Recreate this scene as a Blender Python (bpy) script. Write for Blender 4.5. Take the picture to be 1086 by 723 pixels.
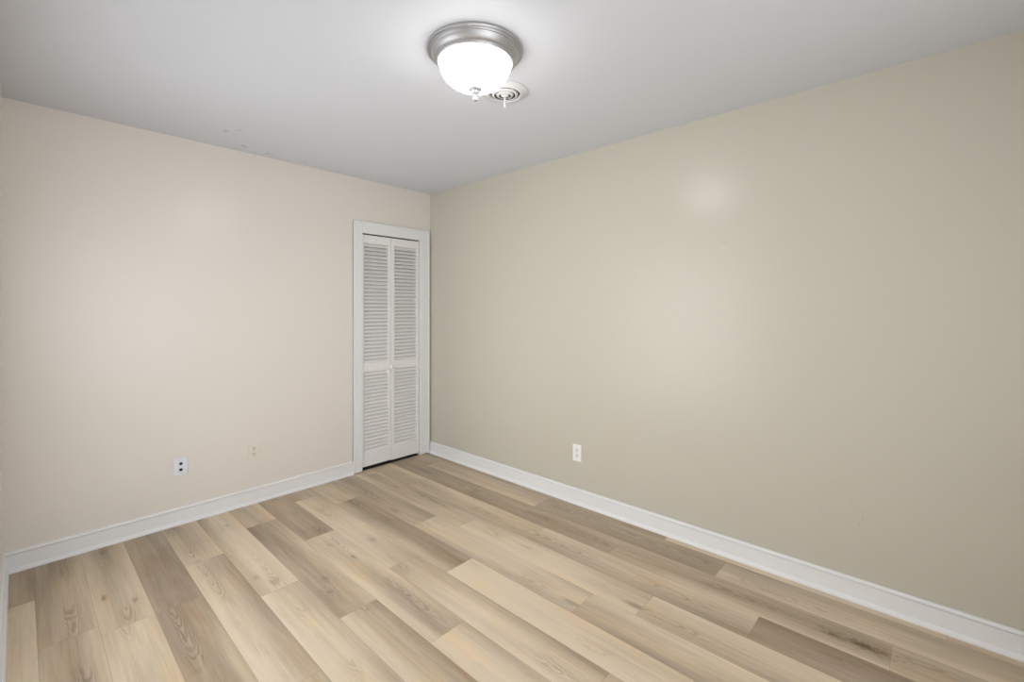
import bpy, bmesh, math, random
from mathutils import Vector, Matrix
for o in list(bpy.data.objects): bpy.data.objects.remove(o, do_unlink=True)
S = bpy.context.scene
COL = S.collection
PI = math.pi

# ------------------------------------------------------------------ camera
# x = 0: right wall, y = 0: wall with the closet door, z = 0: floor (metres)
F_PX, HORIZON = 482.83, 326.94
cam_d = bpy.data.cameras.new('camera')
cam = bpy.data.objects.new('camera', cam_d); COL.objects.link(cam)
cam.location = (-2.6459, -3.4949, 1.3605)
cam.rotation_euler = (PI/2, 0, -0.8261)
cam_d.sensor_fit = 'HORIZONTAL'; cam_d.sensor_width = 36.0
cam_d.lens = F_PX/1086*36.0
cam_d.shift_y = (HORIZON-361.5)/1086.0
cam_d.clip_start = 0.01; cam_d.clip_end = 50
S.camera = cam

# ------------------------------------------------------------------ view, world, light levels
S.view_settings.view_transform = 'Standard'
S.view_settings.look = 'None'
S.view_settings.gamma = 1.0
S.view_settings.use_curve_mapping = False
S.view_settings.exposure = 0.0
w = bpy.data.worlds.new('world'); S.world = w; w.use_nodes = True
w.node_tree.nodes['Background'].inputs[0].default_value = (0.86, 0.93, 1.0, 1)
w.node_tree.nodes['Background'].inputs[1].default_value = 1.0
DOME_STRENGTH = 32.0
REAR_FILL_POWER = 25.5        # soft fill from a made-up window behind the camera, added to even the light
SIDE_POWER = 11.9       # and from a made-up window flush in the left wall, out of view
BEAM_POWER = 7.2
FILL_COLOUR = (0.98, 0.985, 1.0)
DOME_COLOUR = (1.0, 0.985, 0.96, 1)

# ------------------------------------------------------------------ room dimensions
W, DEPTH, H = 2.7035, 4.25, 2.44
BASE_H = 0.107
OPEN_L, OPEN_R, OPEN_T = -0.7065, -0.1185, 1.992     # closet opening
LAMP = (-1.347, -2.088)
VENT = (-1.002, -1.931)

WIN = (-2.66, -1.15, 0.45, 2.20)          # unseen window added behind the camera for its light: x0, x1, z0, z1
SIDE = (-2.05, -0.60, 0.30, 1.95)          # unseen window added in the left wall for its light: y0, y1, z0, z1
def fill_light(size, size_y, power, loc, rot, spread=180):  # area light added as room fill at the made-up openings
    ld = bpy.data.lights.new('added_fill_light', 'AREA'); ld.shape = 'RECTANGLE'
    ld.size = size; ld.size_y = size_y; ld.energy = power; ld.color = FILL_COLOUR; ld.spread = math.radians(spread)
    lo = bpy.data.objects.new('added_fill_light', ld); COL.objects.link(lo); lo.location = loc; lo.rotation_euler = rot
fill_light(WIN[1]-WIN[0], WIN[3]-WIN[2], REAR_FILL_POWER, ((WIN[0]+WIN[1])/2, -4.25-.04, (WIN[2]+WIN[3])/2), (PI/2, 0, 0))
fill_light(SIDE[1]-SIDE[0], SIDE[3]-SIDE[2], SIDE_POWER, (-2.7035-.015, (SIDE[0]+SIDE[1])/2, (SIDE[2]+SIDE[3])/2), (PI/2, 0, -PI/2), 180)
fill_light(1.4, 1.65, BEAM_POWER, (-2.7035-.025, -1.325, 1.125), (PI/2, 0, -PI/2), 105)      # narrower fill beam, added to brighten the far corner

# ------------------------------------------------------------------ node helpers
class NT:
    def __init__(s, name):
        s.m = bpy.data.materials.new(name); s.m.use_nodes = True
        s.t = s.m.node_tree; s.b = s.t.nodes['Principled BSDF']
    def n(s, typ, **kw):
        nd = s.t.nodes.new(typ)
        for k, v in kw.items(): setattr(nd, k, v)
        return nd
    def set(s, sock, v):
        if isinstance(v, bpy.types.NodeSocket): s.t.links.new(v, sock)
        else: sock.default_value = v
    def math(s, op, a, b=None, c=None, clamp=False):
        nd = s.n('ShaderNodeMath', operation=op); nd.use_clamp = clamp
        for i, v in enumerate((a, b, c)):
            if v is not None: s.set(nd.inputs[i], v)
        return nd.outputs[0]
    def vm(s, op, a, b=None, out=0):
        nd = s.n('ShaderNodeVectorMath', operation=op)
        s.set(nd.inputs[0], a)
        if b is not None: s.set(nd.inputs[1], b)
        return nd.outputs[out]
    def scalev(s, a, v):
        return s.vm('MULTIPLY', a, v)
    def noise(s, vec, scale=5, detail=2, rough=.5, dist=0):
        nd = s.n('ShaderNodeTexNoise')
        s.set(nd.inputs['Vector'], vec); nd.inputs['Scale'].default_value = scale
        nd.inputs['Detail'].default_value = detail; nd.inputs['Roughness'].default_value = rough
        nd.inputs['Distortion'].default_value = dist
        return nd.outputs['Fac']
    def rng(s, v, a, b, c, d, smooth=False):
        nd = s.n('ShaderNodeMapRange')
        if smooth: nd.interpolation_type = 'SMOOTHSTEP'
        s.set(nd.inputs[0], v)
        for i, q in enumerate((a, b, c, d)): s.set(nd.inputs[i+1], q)
        return nd.outputs[0]
    def mix(s, f, a, b, blend='MIX'):
        nd = s.n('ShaderNodeMix', data_type='RGBA', blend_type=blend)
        s.set(nd.inputs[0], f); s.set(nd.inputs[6], a); s.set(nd.inputs[7], b)
        return nd.outputs[2]
    def bump(s, h, strength=.1, dist=.001):
        nd = s.n('ShaderNodeBump'); nd.inputs['Strength'].default_value = strength
        nd.inputs['Distance'].default_value = dist; s.set(nd.inputs['Height'], h)
        s.t.links.new(nd.outputs[0], s.b.inputs['Normal'])
    def segment(s, p, a, b):
        """distance from p to the segment a-b"""
        a, b = Vector(a), Vector(b); ba = b-a
        pa = s.vm('SUBTRACT', p, tuple(a))
        h = s.math('DIVIDE', s.vm('DOT_PRODUCT', pa, tuple(ba), 1), max(ba.length_squared, 1e-9), clamp=True)
        sc = s.n('ShaderNodeVectorMath', operation='SCALE'); sc.inputs[0].default_value = tuple(ba); s.set(sc.inputs['Scale'], h)
        return s.vm('LENGTH', s.vm('SUBTRACT', pa, sc.outputs[0]), None, 1)
def srgb(r, g, b):
    f = lambda c: c/12.92/255 if c <= 10 else ((c/255+.055)/1.055)**2.4
    return (f(r), f(g), f(b), 1)

def plain(name, col, rough=.4, metal=0, spec=.5, bump=0, scale=300):
    t = NT(name); co = t.n('ShaderNodeNewGeometry').outputs['Position']
    v = t.noise(co, 14, 3)
    c2 = tuple(x*.965 for x in col[:3])+(1,)
    t.set(t.b.inputs['Base Color'], t.mix(v, c2, col))
    t.b.inputs['Roughness'].default_value = rough; t.b.inputs['Metallic'].default_value = metal
    t.b.inputs['Specular IOR Level'].default_value = spec
    if bump: t.bump(t.noise(co, scale, 2), bump, .0006)
    return t.m

def paint(name, col, rough, spec, marks=(), mcol=(.2, .19, .17, 1), bump=.12):
    t = NT(name); co = t.n('ShaderNodeNewGeometry').outputs['Position']
    c2 = tuple(x*.992 for x in col[:3])+(1,)
    c = t.mix(t.noise(co, 1.6, 2), c2, col)
    wob = t.vm('SUBTRACT', t.n('ShaderNodeTexNoise').outputs['Color'], (.5, .5, .5))
    for a, b, wd, strength in marks:
        d = t.segment(co, a, b)
        brk = t.rng(t.noise(co, 70, 2), .35, .6, .35, 1)
        m = t.math('MULTIPLY', t.rng(d, wd, wd*.3, 0, strength, True), brk)
        c = t.mix(m, c, mcol)
    t.set(t.b.inputs['Base Color'], c)
    t.b.inputs['Roughness'].default_value = rough
    t.b.inputs['Specular IOR Level'].default_value = spec
    t.bump(t.noise(co, 120, 3), bump, .001)
    return t.m

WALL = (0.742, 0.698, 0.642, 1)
scr = [((0, -3.135, .542), (0, -3.20, .478), .0022, .30), ((0, -3.20, .478), (0, -3.258, .415), .0022, .35),
       ((0, -3.258, .415), (0, -3.262, .392), .0022, .4), ((0, -3.262, .392), (0, -3.245, .352), .0022, .4),
       ((0, -3.095, .395), (0, -3.125, .335), .002, .3),
       ((0, -2.64, 1.73), (0, -2.665, 1.722), .006, .25), ((0, -2.52, 1.55), (0, -2.53, 1.54), .008, .15),
       ((0, -1.83, 1.66), (0, -1.832, 1.64), .005, .15)]
M_WALL_R = paint('beige_wall_paint_dimmed', (0.550, 0.520, 0.442, 1), .28, .34, scr, (.33, .30, .25, 1))  # same beige darkened: the right wall's dimmer light is in the colour
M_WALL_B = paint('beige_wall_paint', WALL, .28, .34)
M_WALL_L = M_WALL_B
cm = []
def cpt(u, v):                                   # photo pixel to a point on the ceiling (only for the scuffs' places)
    c_, s_ = math.cos(.8261), math.sin(.8261)
    k = (H-1.3605)/((HORIZON-v)/F_PX)
    return (-2.6459+k*(s_+c_*(u-543)/F_PX), -3.4949+k*(c_-s_*(u-543)/F_PX), H)
for (u0, v0, u1, v1, wd, st) in ((238.6, 139, 240.5, 138.6, .016, .55), (252, 138, 256, 137.6, .016, .2),
                                 (258, 154.6, 261, 156, .014, .65), (282.5, 162.4, 285, 162.8, .016, .55), (290, 164, 291, 164, .014, .35)):
    cm.append((cpt(u0, v0), cpt(u1, v1), wd, st))
M_CEIL = paint('ceiling_paint', (0.69, 0.715, 0.77, 1), .6, .3, cm, (.22, .21, .2, 1), .08)
M_TRIM = plain('white_trim_paint', (0.80, 0.805, 0.81, 1), .33, spec=.5)
M_DOOR = plain('white_door_paint', (0.80, 0.795, 0.78, 1), .42, spec=.45)
M_DARK = plain('dark_slot', (0.02, 0.02, 0.02, 1), .6)
M_PLATE_W = plain('white_plastic', (0.84, 0.83, 0.82, 1), .3)
M_PLATE_B = plain('bluish_white_plastic', (0.74, 0.77, 0.84, 1), .3)
M_PLATE_C = plain('cream_plastic', (0.76, 0.715, 0.635, 1), .3)
M_SCREW = plain('plate_screw', (0.6, 0.58, 0.55, 1), .35, metal=.6)
M_VENT = plain('white_enamel', (0.68, 0.68, 0.69, 1), .45)
def glass_mat():
    t = NT('added_window_glass'); t.b.inputs['Base Color'].default_value = (1, 1, 1, 1)
    t.b.inputs['Roughness'].default_value = 0.0; t.b.inputs['IOR'].default_value = 1.05
    t.b.inputs['Transmission Weight'].default_value = 1.0
    return t.m
M_GLASS = glass_mat()
M_CLOSET = plain('closet_shade', (0.06, 0.055, 0.05, 1), .8)  # near black so the recess looks unlit; the shade is in the colour
def nickel():
    t = NT('brushed_nickel'); g = t.n('ShaderNodeNewGeometry').outputs['Position']
    t.b.inputs['Base Color'].default_value = (.47, .475, .485, 1)
    t.b.inputs['Metallic'].default_value = .9
    t.set(t.b.inputs['Roughness'], t.rng(t.noise(t.scalev(g, (40, 40, 900)), 1, 2), 0, 1, .40, .50))
    return t.m
M_NICKEL = nickel()
def dome_mat():
    t = NT('lit_frosted_glass')
    t.b.inputs['Base Color'].default_value = (.9, .9, .88, 1)
    t.b.inputs['Roughness'].default_value = .35
    t.b.inputs['Emission Color'].default_value = DOME_COLOUR
    z = t.n('ShaderNodeSeparateXYZ'); t.set(z.inputs[0], t.n('ShaderNodeNewGeometry').outputs['Position'])
    t.set(t.b.inputs['Emission Strength'], t.math('MULTIPLY', t.rng(z.outputs[2], H-.15, H-.07, 1.1, .36, True), DOME_STRENGTH))
    return t.m
M_DOME = dome_mat()

def floor_mat():
    t = NT('vinyl_oak_planks')
    uv = t.n('ShaderNodeUVMap', uv_map='plank').outputs[0]          # metres inside the plank: u across, v along
    at = t.n('ShaderNodeAttribute', attribute_name='tone'); tone = at.outputs['Fac']
    sd = t.n('ShaderNodeAttribute', attribute_name='seed').outputs['Vector']
    sx = t.n('ShaderNodeSeparateXYZ'); t.set(sx.inputs[0], uv); u, v = sx.outputs[0], sx.outputs[1]
    ss = t.n('ShaderNodeSeparateXYZ'); t.set(ss.inputs[0], sd); s1, s2, s3 = ss.outputs
    p = t.vm('ADD', uv, t.scalev(sd, (37, 53, 71)))
    # fibre streaks, long soft bands and fine pores
    fib = t.noise(t.scalev(p, (190, 5, 1)), 1, 4, .6)
    fine = t.noise(t.scalev(p, (700, 26, 1)), 1, 2, .6)
    band = t.noise(t.scalev(p, (17, 1.8, 1)), 1, 3, .5, .5)
    hue = t.noise(t.scalev(p, (12, 2.2, 3)), 1, 2)
    # cathedral figure: nested arches along the plank's heart
    uc = t.math('SUBTRACT', t.math('SUBTRACT', u, .09), t.math('MULTIPLY', t.math('SUBTRACT', s1, .5), .07))
    warp = t.noise(t.scalev(p, (22, 6, 1)), 1, 3, .55)
    u2 = t.math('MULTIPLY', t.math('MULTIPLY', uc, uc), 900)
    ph = t.math('ADD', t.math('ADD', t.math('MULTIPLY', v, 3.0), u2), t.math('MULTIPLY', warp, 1.3))
    arch = t.math('SINE', t.math('MULTIPLY', ph, 19.0))
    arch2 = t.math('POWER', t.rng(arch, -1, 1, 0, 1), 2.0)
    amask = t.math('MULTIPLY', t.rng(t.math('ABSOLUTE', uc), .012, .052, 1, 0, True),
                   t.rng(t.noise(t.scalev(p, (3, 2.6, 1)), 1, 1), .48, .62, 0, 1, True))
    # knots
    kv = t.n('ShaderNodeTexVoronoi'); kv.inputs['Scale'].default_value = 1
    t.set(kv.inputs['Vector'], t.vm('ADD', t.scalev(p, (5.5, 1.9, 0)), t.scalev(t.n('ShaderNodeTexNoise').outputs['Color'], (0, 0, 0))))
    kd = kv.outputs['Distance']
    kn = t.math('MULTIPLY', t.rng(t.math('ADD', kd, t.math('MULTIPLY', t.math('SUBTRACT', fib, .5), .16)), .03, .17, 1, 0, True),
                t.rng(t.noise(t.scalev(p, (2.5, 1.0, 5)), 1, 0), .50, .62, 0, 1, True))
    mid = t.noise(t.scalev(p, (60, 2.2, 2)), 1, 3, .6, .4)
    tn = t.math('ADD', t.math('MULTIPLY_ADD', tone, 1.28, -.09), t.math('MULTIPLY', t.math('SUBTRACT', band, .5), .55))
    tn = t.math('ADD', tn, t.math('MULTIPLY', t.math('SUBTRACT', mid, .5), .45))
    tn = t.math('ADD', tn, t.math('MULTIPLY', t.math('SUBTRACT', fib, .5), .36))
    tn = t.math('ADD', tn, t.math('MULTIPLY', t.math('SUBTRACT', fine, .5), .20))
    tn = t.math('SUBTRACT', tn, t.math('MULTIPLY', t.math('MULTIPLY', arch2, amask), .30))
    tn = t.math('SUBTRACT', tn, t.math('MULTIPLY', kn, .55))
    # the larger knots, each where it sits on the floor: x, y, half length, depth
    gp = t.n('ShaderNodeNewGeometry').outputs['Position']
    wv = t.vm('SUBTRACT', t.n('ShaderNodeTexNoise').outputs['Color'], (.5, .5, .5))
    nz = t.math('MULTIPLY', t.math('SUBTRACT', t.noise(t.scalev(gp, (70, 30, 1)), 1, 3, .6), .5), 1.5)
    for (kx, ky, kl, ks) in KNOTS:
        q = t.vm('MULTIPLY', t.vm('SUBTRACT', gp, (kx, ky, 0)), (2.4/kl, .85/kl, 0))
        d = t.math('ADD', t.vm('LENGTH', q, None, 1), nz)
        tn = t.math('SUBTRACT', tn, t.math('MULTIPLY', t.rng(d, .05, 1.15, 1, 0, True), ks*.62))
        ring = t.math('MULTIPLY', t.rng(t.math('SINE', t.math('MULTIPLY', d, 12)), 0, 1, 0, 1), t.rng(d, .8, 2.4, 1, 0, True))
        tn = t.math('SUBTRACT', tn, t.math('MULTIPLY', ring, ks*.30))
    r = t.n('ShaderNodeValToRGB'); t.set(r.inputs[0], t.rng(tn, -.25, 1.15, 0, 1))
    els = r.color_ramp.elements
    els[0].position = 0; els[0].color = FL[0]
    els[1].position = 1; els[1].color = FL[-1]
    for q, c in zip((.18, .45, .70, .86), FL[1:-1]):
        e = els.new(q); e.color = c
    c = r.outputs[0]
    c = t.mix(t.rng(hue, .42, .66, 0, .65, True), c, t.mix(1.0, c, (.97, .98, 1.06, 1), 'MULTIPLY'))   # greyed areas
    c = t.mix(t.rng(hue, .44, .30, 0, .7, True), c, t.mix(1.0, c, (1.045, .97, .89, 1), 'MULTIPLY'))   # warm areas
    # bevelled seam
    ln = t.n('ShaderNodeAttribute', attribute_name='plen').outputs['Fac']
    eu = t.math('MINIMUM', u, t.math('SUBTRACT', .1805, u)); ev = t.math('MINIMUM', v, t.math('SUBTRACT', ln, v))
    e = t.math('MINIMUM', eu, ev)
    seam = t.rng(e, .0003, .0016, 1, 0)
    c = t.mix(t.math('MULTIPLY', seam, .45), c, (.17, .135, .095, 1))
    t.set(t.b.inputs['Base Color'], c)
    t.set(t.b.inputs['Roughness'], t.rng(fib, .3, .7, .40, .50))
    t.b.inputs['Specular IOR Level'].default_value = .4
    hgt = t.math('SUBTRACT', t.math('MULTIPLY', fib, .25), t.math('MULTIPLY', seam, 1.0))
    t.bump(hgt, .25, .0006)
    return t.m
FL = [(.13, .095, .058, 1), (.25, .187, .121, 1), (.40, .315, .219, 1), (.565, .46, .323, 1), (.665, .552, .395, 1), (.72, .605, .44, 1)]
KNOTS = [(-1.399, -1.164, .030, .75), (-2.373, -.634, .032, .8), (-2.276, -.760, .030, .7), (-1.828, -.982, .035, .6), (-1.785, -1.090, .045, .6),
         (-.333, -3.30, .075, .8), (-.345, -3.20, .05, .5), (-.928, -.831, .05, .4), (-.691, -.489, .04, .4), (-1.232, -1.074, .05, .55), (-1.431, -.953, .04, .3),
         (-2.33, -.09, .05, .4), (-1.60, -1.25, .05, .35)]
M_FLOOR = floor_mat()

# ------------------------------------------------------------------ mesh helpers
def link(name, bm, mat, parent=None, smooth=False):
    me = bpy.data.meshes.new(name); bmesh.ops.recalc_face_normals(bm, faces=bm.faces); bm.to_mesh(me); bm.free()
    if smooth:
        for f in me.polygons: f.use_smooth = True
        try: me.set_sharp_from_angle(angle=math.radians(38))
        except Exception: pass
    for m in (mat if isinstance(mat, (list, tuple)) else [mat]): me.materials.append(m)
    o = bpy.data.objects.new(name, me); COL.objects.link(o)
    if parent: o.parent = parent
    return o
def box(bm, x0, x1, y0, y1, z0, z1, bev=0, mi=0):
    vs = [bm.verts.new((x, y, z)) for x in (x0, x1) for y in (y0, y1) for z in (z0, z1)]
    idx = ((0, 1, 3, 2), (4, 6, 7, 5), (0, 4, 5, 1), (2, 3, 7, 6), (0, 2, 6, 4), (1, 5, 7, 3))
    fs = [bm.faces.new([vs[i] for i in q]) for q in idx]
    for f in fs: f.material_index = mi
    if bev:
        es = list({e for f in fs for e in f.edges})
        bmesh.ops.bevel(bm, geom=es, offset=bev, segments=2, profile=.5, affect='EDGES')
def lathe(bm, prof, seg=64, c=(0, 0, 0), axis='z', cap=True):
    rings = []
    for r, h in prof:
        ring = []
        if r < 1e-6:
            ring = [bm.verts.new(orient(0, 0, h, c, axis))]
        else:
            ring = [bm.verts.new(orient(r*math.cos(2*PI*i/seg), r*math.sin(2*PI*i/seg), h, c, axis)) for i in range(seg)]
        rings.append(ring)
    for a, b in zip(rings, rings[1:]):
        for i in range(seg):
            j = (i+1) % seg
            if len(a) == 1 and len(b) == 1: continue
            if len(a) == 1: bm.faces.new((a[0], b[i], b[j]))
            elif len(b) == 1: bm.faces.new((a[i], a[j], b[0]))
            else: bm.faces.new((a[i], a[j], b[j], b[i]))
def orient(a, b, h, c, axis):
    if axis == 'z': p = (a, b, h)
    elif axis == '-y': p = (a, -h, b)
    return (p[0]+c[0], p[1]+c[1], p[2]+c[2])
def sweep(bm, prof, p0, p1, out):
    """profile (outward distance, height) extruded from p0 to p1; out = unit vector into the room"""
    a, b, n = Vector(p0), Vector(p1), Vector(out)
    rows = [[bm.verts.new(q+n*d+Vector((0, 0, z))) for d, z in prof] for q in (a, b)]
    k = len(prof)
    for i in range(k):
        j = (i+1) % k
        bm.faces.new((rows[0][i], rows[0][j], rows[1][j], rows[1][i]))
    bm.faces.new(rows[0]); bm.faces.new(rows[1])
def struct(o, label=None):
    o['kind'] = 'structure'
    if label: o['label'] = label
    return o
def empty(name, loc):
    o = bpy.data.objects.new(name, None); COL.objects.link(o); o.location = loc; o.empty_display_size = .05
    return o
def tag(o, label, cat, group=None):
    o['label'] = label; o['category'] = cat
    if group: o['group'] = group
    return o
def local(o, parent):            # meshes are built in world space; hang them under an empty without moving them
    o.parent = parent; o.location = -Vector(parent.location)
    return o

# ------------------------------------------------------------------ floor: one plank grid
# tone maps read along each plank (far end to near end), three figures across from left to right; 0 dark brown .. 9 cream
PW, PL = .1805, 1.203
ROWS = {  # row: (far joint, [tone maps of successive planks])
 0: (-1.137, ['343/343/343', '444/444/333', '777/777/776', '666/666/666']),
 1: (-.279, ['454/454/454', '655/765/754', '443/344/333', '764/764/864', '555/555/555']),
 2: (-.972, ['334/333/343', '334/344/345', '545/744/735', '655/555/555']),
 3: (-.529, ['567/558/558', '557/467/466', '468/467/357', '331/332/332']),
 4: (-.122, ['766/766/766', '746/654/665', '975/987/875', '568/568/478', '666/666/666']),
 5: (-1.105, ['434/444/543', '677/578/576', '457/368/368', '555/555/555']),
 6: (-.451, ['564/665/665', '534/633/623', '998/988/876', '665/665/665']),
 7: (-.205, ['355/355/355', '875/877/765', '555/884/873', '665/665/665', '666/666/666']),
 8: (-.795, ['444/343/333', '677/857/745', '885/886/985', '777/666/666']),
 9: (-.381, ['457/557/557', '135/436/346', '752/753/743', '666/666/666']),
 10: (-1.166, ['377/588/587', '865/875/874', '777/777/777']),
 11: (-.603, ['446/546/567', '753/763/864', '555/555/555', '666/666/666']),
 12: (-.956, ['433/322/322', '323/335/346', '555/555/555']),
 13: (-.953, ['636/647/656', '676/856/866', '555/555/555']),
 14: (-.876, ['325/346/446', '536/536/647', '555/555/555']),
 15: (-.421, ['443/443/443', '677/677/677', '555/555/555', '444/444/444']),
}
def tone_at(m, a, b):            # a across 0..1, b along 0..1
    g = [[int(ch)/9 for ch in row] for row in m.split('/')]
    sm = lambda q: q*q*(3-2*q)
    def lerp3(l, q):
        q = min(max(q, 0), 1)*2; i = min(int(q), 1); f = sm(q-i); return l[i]*(1-f)+l[i+1]*f
    return lerp3([lerp3(r, a) for r in g], b)
def build_floor():
    bm = bmesh.new(); uvl = bm.loops.layers.uv.new('plank')
    tl = bm.verts.layers.float.new('tone'); sl = bm.verts.layers.float_vector.new('seed'); pl = bm.verts.layers.float.new('plen')
    rnd = random.Random(11)
    for k, (j0, maps) in ROWS.items():
        xr = -.066-PW*(k-1)-0.0 if k else PW-.066
        xr = -.066-PW*(k-1) if k >= 1 else -.066+PW
        xl = xr-PW
        ys = j0+PL
        for m in maps:
            y0, y1 = ys, ys-PL; ys = y1
            sd = (rnd.random(), rnd.random(), rnd.random())
            nx, ny = 8, 24; grid = {}
            for i in range(nx+1):
                for j in range(ny+1):
                    x = xl+PW*i/nx; y = y0-PL*j/ny
                    vv = bm.verts.new((x, y, 0)); grid[i, j] = vv
                    vv[tl] = tone_at(m, i/nx, (j/ny-max(0, (y0)/PL))/(1-max(0, y0/PL)+1e-9) if y0 > 0 else j/ny)
                    vv[sl] = sd; vv[pl] = PL
            for i in range(nx):
                for j in range(ny):
                    q = [grid[i, j], grid[i, j+1], grid[i+1, j+1], grid[i+1, j]]
                    f = bm.faces.new(q)
                    for lp, (a, b) in zip(f.loops, ((i, j), (i, j+1), (i+1, j+1), (i+1, j))):
                        lp[uvl].uv = (PW*a/nx, PL*b/ny)
    # trim to the room (the closet floor is coloured dark to hold its shade)
    for co, no in (((-W-.1, 0, 0), (-1, 0, 0)), ((.1, 0, 0), (1, 0, 0)), ((0, .012, 0), (0, 1, 0)), ((0, -DEPTH-.1, 0), (0, -1, 0))):
        bmesh.ops.bisect_plane(bm, geom=bm.verts[:]+bm.edges[:]+bm.faces[:], plane_co=co, plane_no=no, clear_outer=True)
    for f in bm.faces: f.normal_update()
    me = bpy.data.meshes.new('floor')
    for f in bm.faces:
        if f.normal.z < 0: f.normal_flip()
    # underlay so that the floor has thickness
    box(bm, -W-.1, .1, -DEPTH-.1, .012, -.06, -.004)
    bm.to_mesh(me); bm.free(); me.materials.append(M_FLOOR)
    o = bpy.data.objects.new('floor', me); COL.objects.link(o); struct(o, 'light oak vinyl plank floor')
build_floor()

# ------------------------------------------------------------------ walls and ceiling
bm = bmesh.new(); box(bm, -W-.1, .1, -DEPTH-.1, .72, H, H+.08); struct(link('ceiling', bm, M_CEIL), 'flat white ceiling')
bm = bmesh.new()
box(bm, -W-.1, OPEN_L, 0, .11, 0, H); box(bm, OPEN_R, .1, 0, .11, 0, H); box(bm, OPEN_L, OPEN_R, 0, .11, OPEN_T, H)
struct(link('wall_back', bm, M_WALL_B), 'beige wall with the louvred closet door')
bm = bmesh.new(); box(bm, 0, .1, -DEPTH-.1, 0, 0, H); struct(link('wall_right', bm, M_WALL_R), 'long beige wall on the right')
bm = bmesh.new()
box(bm, -W-.1, -W, -DEPTH-.1, SIDE[0], 0, H); box(bm, -W-.1, -W, SIDE[1], 0, 0, H)
box(bm, -W-.1, -W, SIDE[0], SIDE[1], 0, SIDE[2]); box(bm, -W-.1, -W, SIDE[0], SIDE[1], SIDE[3], H)
struct(link('wall_left', bm, M_WALL_L), 'beige wall at the left edge of the photo')
bm = bmesh.new()
box(bm, -W, WIN[0], -DEPTH-.1, -DEPTH, 0, H); box(bm, WIN[1], 0, -DEPTH-.1, -DEPTH, 0, H)
box(bm, WIN[0], WIN[1], -DEPTH-.1, -DEPTH, 0, WIN[2]); box(bm, WIN[0], WIN[1], -DEPTH-.1, -DEPTH, WIN[3], H)
struct(link('wall_front', bm, M_WALL_B))
bm = bmesh.new()
for (a, b, c, d) in ((WIN[0], WIN[0]+.05, WIN[2], WIN[3]), (WIN[1]-.05, WIN[1], WIN[2], WIN[3]), (WIN[0], WIN[1], WIN[2], WIN[2]+.05), (WIN[0], WIN[1], WIN[3]-.05, WIN[3]),
                     ((WIN[0]+WIN[1])/2-.025, (WIN[0]+WIN[1])/2+.025, WIN[2], WIN[3])):
    box(bm, a, b, -DEPTH-.10, -DEPTH-.05, c, d, .003)
w1 = struct(link('added_window_1', bm, M_TRIM))  # frame of the added opening behind the camera, there only for its light
bm = bmesh.new(); box(bm, WIN[0]+.05, WIN[1]-.05, -DEPTH-.078, -DEPTH-.073, WIN[2]+.05, WIN[3]-.05); link('added_window_pane', bm, M_GLASS, w1)
bm = bmesh.new(); ym = (SIDE[0]+SIDE[1])/2
for (a, b, c, d) in ((SIDE[0], SIDE[0]+.04, SIDE[2], SIDE[3]), (SIDE[1]-.04, SIDE[1], SIDE[2], SIDE[3]), (SIDE[0]+.04, SIDE[1]-.04, SIDE[2], SIDE[2]+.04),
                     (SIDE[0]+.04, SIDE[1]-.04, SIDE[3]-.04, SIDE[3])):
    box(bm, -W-.08, -W-.03, a, b, c, d, .003)
w2 = struct(link('added_window_2', bm, M_TRIM))  # frame of the added opening in the left wall, invented for fill
bm = bmesh.new(); box(bm, -W-.058, -W-.053, SIDE[0]+.04, SIDE[1]-.04, SIDE[2]+.04, SIDE[3]-.04); link('added_window_pane', bm, M_GLASS, w2)
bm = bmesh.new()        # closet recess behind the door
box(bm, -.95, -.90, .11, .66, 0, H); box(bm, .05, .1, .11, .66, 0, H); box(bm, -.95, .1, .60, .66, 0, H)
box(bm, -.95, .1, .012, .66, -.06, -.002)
struct(link('wall_closet', bm, M_CLOSET), 'closet recess behind the louvred door, painted dark for shade')

# ------------------------------------------------------------------ baseboards
T = .0125
prof = [(0, 0), (.0265, 0), (.0265, .004), (.0255, .0095), (.0225, .0145), (.018, .0180), (T, .0195),
        (T, BASE_H-.0185), (T-.004, BASE_H-.0175), (T-.004, BASE_H-.0155), (T+.001, BASE_H-.0145), (T+.003, BASE_H-.0115),
        (T+.002, BASE_H-.007), (T-.002, BASE_H-.0025), (T-.006, BASE_H-.0005), (0, BASE_H)]
def base(name, p0, p1, out, label=None):
    bm = bmesh.new(); sweep(bm, prof, p0, p1, out)
    struct(link(name, bm, M_TRIM), label)
base('baseboard_back', (-W, 0, 0), (-.786, 0, 0), (0, -1, 0), 'white baseboard under the wall with the outlets')
base('baseboard_right', (0, 0, 0), (0, -DEPTH, 0), (-1, 0, 0), 'white baseboard along the right wall')
base('baseboard_left', (-W, 0, 0), (-W, -DEPTH, 0), (1, 0, 0), 'white baseboard at the left edge of the photo')
base('baseboard_front', (-W, -DEPTH, 0), (0, -DEPTH, 0), (0, 1, 0))

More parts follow.
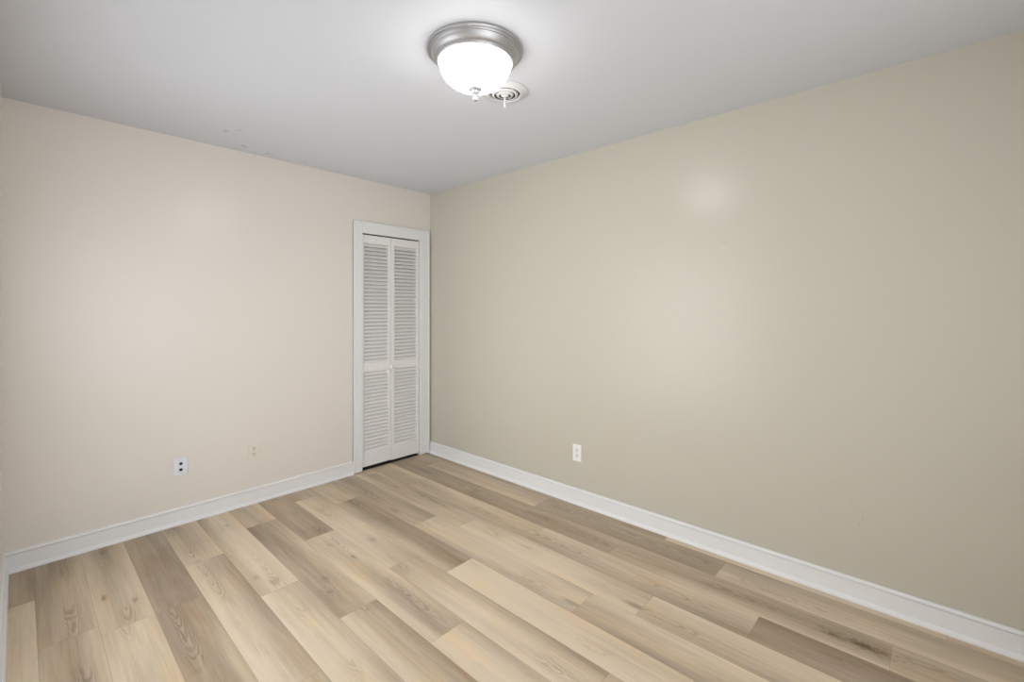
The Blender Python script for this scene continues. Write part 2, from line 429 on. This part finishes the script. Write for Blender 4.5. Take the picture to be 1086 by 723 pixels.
# ------------------------------------------------------------------ closet door: casing, jamb, two louvred leaves, knob
door = struct(empty('door_1', (-.4125, 0, 0)), 'white louvred bifold closet door in the corner')
CL, CR, CT = -.785, -.0195, 2.087
bm = bmesh.new()
def casing_board(bm, x0, x1, z0, z1, outer):
    """flat board with a rounded raised back band on the outer edge"""
    t = .014; b = .013
    box(bm, x0, x1, -t, 0, z0, z1, .0025)
    if outer == 'l': box(bm, x0, x0+b, -t-.006, 0, z0, z1, .004)
    if outer == 'r': box(bm, x1-b, x1, -t-.006, 0, z0, z1, .004)
    if outer == 't': box(bm, x0, x1, -t-.006, 0, z1-b, z1, .004)
casing_board(bm, CL, OPEN_L+.003, .007, CT-.0005, 'l')
casing_board(bm, OPEN_R-.003, CR, .007, CT-.0005, 'r')
casing_board(bm, OPEN_L+.0028, OPEN_R-.0028, OPEN_T-.003, CT, 't')
box(bm, CL+.001, CR-.001, -.0205, -.001, CT-.013, CT+.0004, .004)
local(link('door_casing', bm, M_TRIM), door)
bm = bmesh.new()
box(bm, OPEN_L-.001, OPEN_L+.002, -.002, .11, .007, OPEN_T); box(bm, OPEN_R-.002, OPEN_R+.001, -.002, .11, .007, OPEN_T)
box(bm, OPEN_L+.002, OPEN_R-.002, -.002, .11, OPEN_T-.001, OPEN_T+.001)
local(link('door_jamb', bm, M_TRIM), door)
bm = bmesh.new(); box(bm, OPEN_L+.006, OPEN_R-.006, .020, .044, OPEN_T-.010, OPEN_T-.002)
local(link('door_track', bm, M_DARK), door)  # track coloured near black to deepen the shade above the leaves
def leaf(x0, x1, s0, s1, zb, zt, y0=.000, y1=.032):
    bm = bmesh.new()
    box(bm, x0, s0, y0, y1, zb, zt, .0015); box(bm, s1, x1, y0, y1, zb, zt, .0015)
    box(bm, s0-.001, s1+.001, y0, y1, 1.912, zt, .0012)
    box(bm, s0-.001, s1+.001, y0, y1, .826, .900, .0012)
    box(bm, s0-.001, s1+.001, y0, y1, zb, .150, .0012)
    lf = local(link('door_leaf', bm, M_DOOR), door)
    bm = bmesh.new()
    def slats(z0, z1, n):
        p = (z1-z0)/n
        for i in range(n):
            zc = z0+p*(i+.5); hh = p*.50; yy0, yy1 = y0+.0005, y0+.028; th = .0035
            # slat leans: its room-side edge is the low one
            q = [(yy0, zc-hh+.001), (yy0, zc-hh+.004), (yy1-.004, zc+hh), (yy1+.002, zc+hh), (yy1+.002, zc+hh-.006), (yy0+.006, zc-hh)]
            a = [bm.verts.new((s0-.001, y, z)) for y, z in q]; b = [bm.verts.new((s1+.001, y, z)) for y, z in q]
            for k in range(6):
                l = (k+1) % 6; bm.faces.new((a[k], a[l], b[l], b[k]))
            bm.faces.new(a); bm.faces.new(b)
    slats(.900, 1.912, 32); slats(.150, .826, 22)
    sl = link('louvres', bm, M_DOOR, lf)
    return lf
lf = leaf(-.6985, -.4245, -.681, -.450, .031, 1.979)
rf = leaf(-.4215, -.1255, -.388, -.152, .026, 1.979)
bm = bmesh.new()
lathe(bm, [(.0, 0), (.010, 0), (.009, .009), (.011, .014), (.0185, .020), (.021, .028), (.019, .035), (.012, .041), (0, .043)], 32, (-.438, .0, .848), '-y')
k = link('door_knob', bm, M_TRIM, lf, True); k['label'] = 'small round white knob'

# ------------------------------------------------------------------ ceiling lamp
lamp = tag(empty('ceiling_lamp', (LAMP[0], LAMP[1], H)), 'lit flush-mount dome lamp on the ceiling with brushed nickel rim and finial', 'lamp')
cz = (0, 0, 0)
bm = bmesh.new()
lathe(bm, [(0, -.001), (.198, -.001), (.1995, -.004), (.1995, -.008), (.1975, -.0115), (.1925, -.0125), (.1905, -.0125), (.1895, -.0145), (.1895, -.0175),
           (.188, -.0195), (.1845, -.0195), (.183, -.021), (.1815, -.026), (.1775, -.034), (.172, -.0415), (.1665, -.0465), (.164, -.0475), (.1632, -.050),
           (.1628, -.0545), (.1605, -.0575), (.157, -.0585), (.1535, -.0575), (.1525, -.053), (.152, -.047), (.10, -.045), (0, -.045)], 96)
o = link('lamp_pan', bm, M_NICKEL, lamp, True)
bm = bmesh.new()
dp = []
R, z0, dz = .1505, -.052, .111
for i in range(19):
    a = (PI/2)*i/18
    dp.append((R*math.cos(a)**.90 if i < 18 else 0, z0-dz*math.sin(a)))
lathe(bm, dp, 96)
o = link('lamp_shade', bm, M_DOME, lamp, True); o['label'] = 'glowing frosted glass bowl'
bm = bmesh.new(); zf = z0-dz
lathe(bm, [(0, zf+.006), (.022, zf+.0075), (.0275, zf+.005), (.0285, zf+.001), (.0265, zf-.003), (.0205, zf-.0065), (.0185, zf-.0095), (.0175, zf-.014),
           (.0125, zf-.0195), (.0085, zf-.024), (.0075, zf-.029), (.0062, zf-.0325), (.0085, zf-.0355), (.0100, zf-.040), (.0088, zf-.0455), (.005, zf-.049), (0, zf-.050)], 40)
link('finial', bm, M_NICKEL, lamp, True)

# ------------------------------------------------------------------ round ceiling vent beside the lamp
vent = tag(empty('ceiling_vent', (VENT[0], VENT[1], H)), 'small round white ceiling vent with concentric slots beside the lamp', 'vent')
bm = bmesh.new()
lathe(bm, [(.0, -.001), (.110, -.001), (.1140, -.002), (.1145, -.0045), (.112, -.0065), (.104, -.0085), (.094, -.013), (.086, -.0175), (.081, -.019), (.0775, -.018), (.076, -.015), (.076, -.005), (.0, -.004)], 72)
link('vent_flange', bm, M_VENT, vent, True)
bm = bmesh.new(); lathe(bm, [(.0, -.0045), (.0755, -.0045), (.0755, -.0065), (0, -.0065)], 64)
link('vent_throat', bm, M_DARK, vent)
def ringp(r0, r1, za, zb):
    bm = bmesh.new()
    lathe(bm, [(r0, za), (r1-.001, zb), (r1, zb-.002), (r0+.001, za-.003), (r0-.001, za-.0015), (r0, za)], 64)
    link('vent_ring', bm, M_VENT, vent, True)
ringp(.053, .0655, -.0185, -.013); ringp(.030, .0430, -.021, -.0155)
bm = bmesh.new()
for q in range(3):
    a = q*2*PI/3+.3; c, s_ = math.cos(a), math.sin(a)
    n = len(bm.verts); box(bm, .010, .076, -.003, .003, -.0125, -.0085)
    bm.verts.ensure_lookup_table()
    for v in bm.verts[n:]: v.co = Vector((v.co.x*c-v.co.y*s_, v.co.x*s_+v.co.y*c, v.co.z))
link('vent_spokes', bm, M_VENT, vent)
bm = bmesh.new(); lathe(bm, [(0, -.012), (.019, -.014), (.021, -.018), (.019, -.022), (.010, -.025), (.007, -.028), (0, -.028)], 48)
link('vent_hub', bm, M_VENT, vent, True)
bm = bmesh.new(); lathe(bm, [(0, -.026), (.004, -.026), (.004, -.066), (.0055, -.070), (.0055, -.080), (0, -.081)], 16)
link('vent_rod', bm, M_VENT, vent, True)

# ------------------------------------------------------------------ wall plates
def plate(name, label, cat, loc, rz, mat, kind, w_=.070, h_=.114):
    """built facing -y at the origin"""
    root = tag(empty(name, loc), label, cat); root.rotation_euler = (0, 0, rz)
    bm = bmesh.new(); box(bm, -w_/2, w_/2, -.0075, 0, -h_/2, h_/2, .0018); link('wall_plate', bm, mat, root)
    if kind == 'duplex':
        for sgn in (1, -1):
            bm = bmesh.new(); zc = sgn*.0195
            n = 24; pts = []
            for i in range(n):                      # rounded receptacle face, flattened top and bottom
                a = 2*PI*i/n; pts.append((.0170*math.cos(a), max(-.0140, min(.0140, .0172*math.sin(a)))))
            a_ = [bm.verts.new((x, -.0074, zc+z)) for x, z in pts]; b_ = [bm.verts.new((x*.97, -.0088, zc+z*.97)) for x, z in pts]
            for i in range(n):
                j = (i+1) % n; bm.faces.new((a_[i], a_[j], b_[j], b_[i]))
            bm.faces.new(b_)
            rc = link('receptacle', bm, mat, root)
            bm = bmesh.new()
            box(bm, -.0080, -.0048, -.0093, -.008, zc-.001, zc+.0090); box(bm, .0048, .0080, -.0093, -.008, zc+.000, zc+.0085)
            lathe(bm, [(0, .008), (.0032, .008), (.0032, .0093), (0, .0093)], 12, (0, 0, zc-.0078), '-y')
            link('slots', bm, M_DARK, rc)
        bm = bmesh.new(); lathe(bm, [(0, .007), (.003, .007), (.0028, .0085), (0, .0088)], 14, (0, 0, 0), '-y'); link('screw', bm, M_SCREW, root)
    else:
        for sgn in (1, -1):
            bm = bmesh.new(); zc = sgn*.0190; 
            for (x0, x1, za, zb) in ((-.0105, -.0085, -.0105, .0105), (.0085, .0105, -.0105, .0105), (-.0105, .0105, .0085, .0105), (-.0105, .0105, -.0105, -.0085)):
                box(bm, x0, x1, -.0092, -.007, zc+za, zc+zb, .0004)
            pt = link('jack', bm, mat, root)
            bm = bmesh.new(); box(bm, -.0085, .0085, -.0080, -.0070, zc-.0085, zc+.0085); link('jack_opening', bm, M_DARK, pt)
        for sgn in (1, -1):
            bm = bmesh.new(); lathe(bm, [(0, .007), (.003, .007), (.0028, .0085), (0, .0088)], 14, (0, 0, sgn*.042), '-y'); link('screw', bm, M_SCREW, root)
    return root
plate('data_jack_plate', 'bluish white jack plate with two black square sockets, left of the cream outlet', 'wall plate', (-1.949, 0, .361), 0, M_PLATE_B, 'jack', .074, .108)
plate('power_outlet', 'cream duplex power outlet on the wall left of the closet door', 'outlet', (-1.526, 0, .360), 0, M_PLATE_C, 'duplex', .069, .112)
plate('power_outlet', 'white duplex power outlet on the long right wall above the baseboard', 'outlet', (0, -1.678, .354), -PI/2, M_PLATE_W, 'duplex', .071, .115)
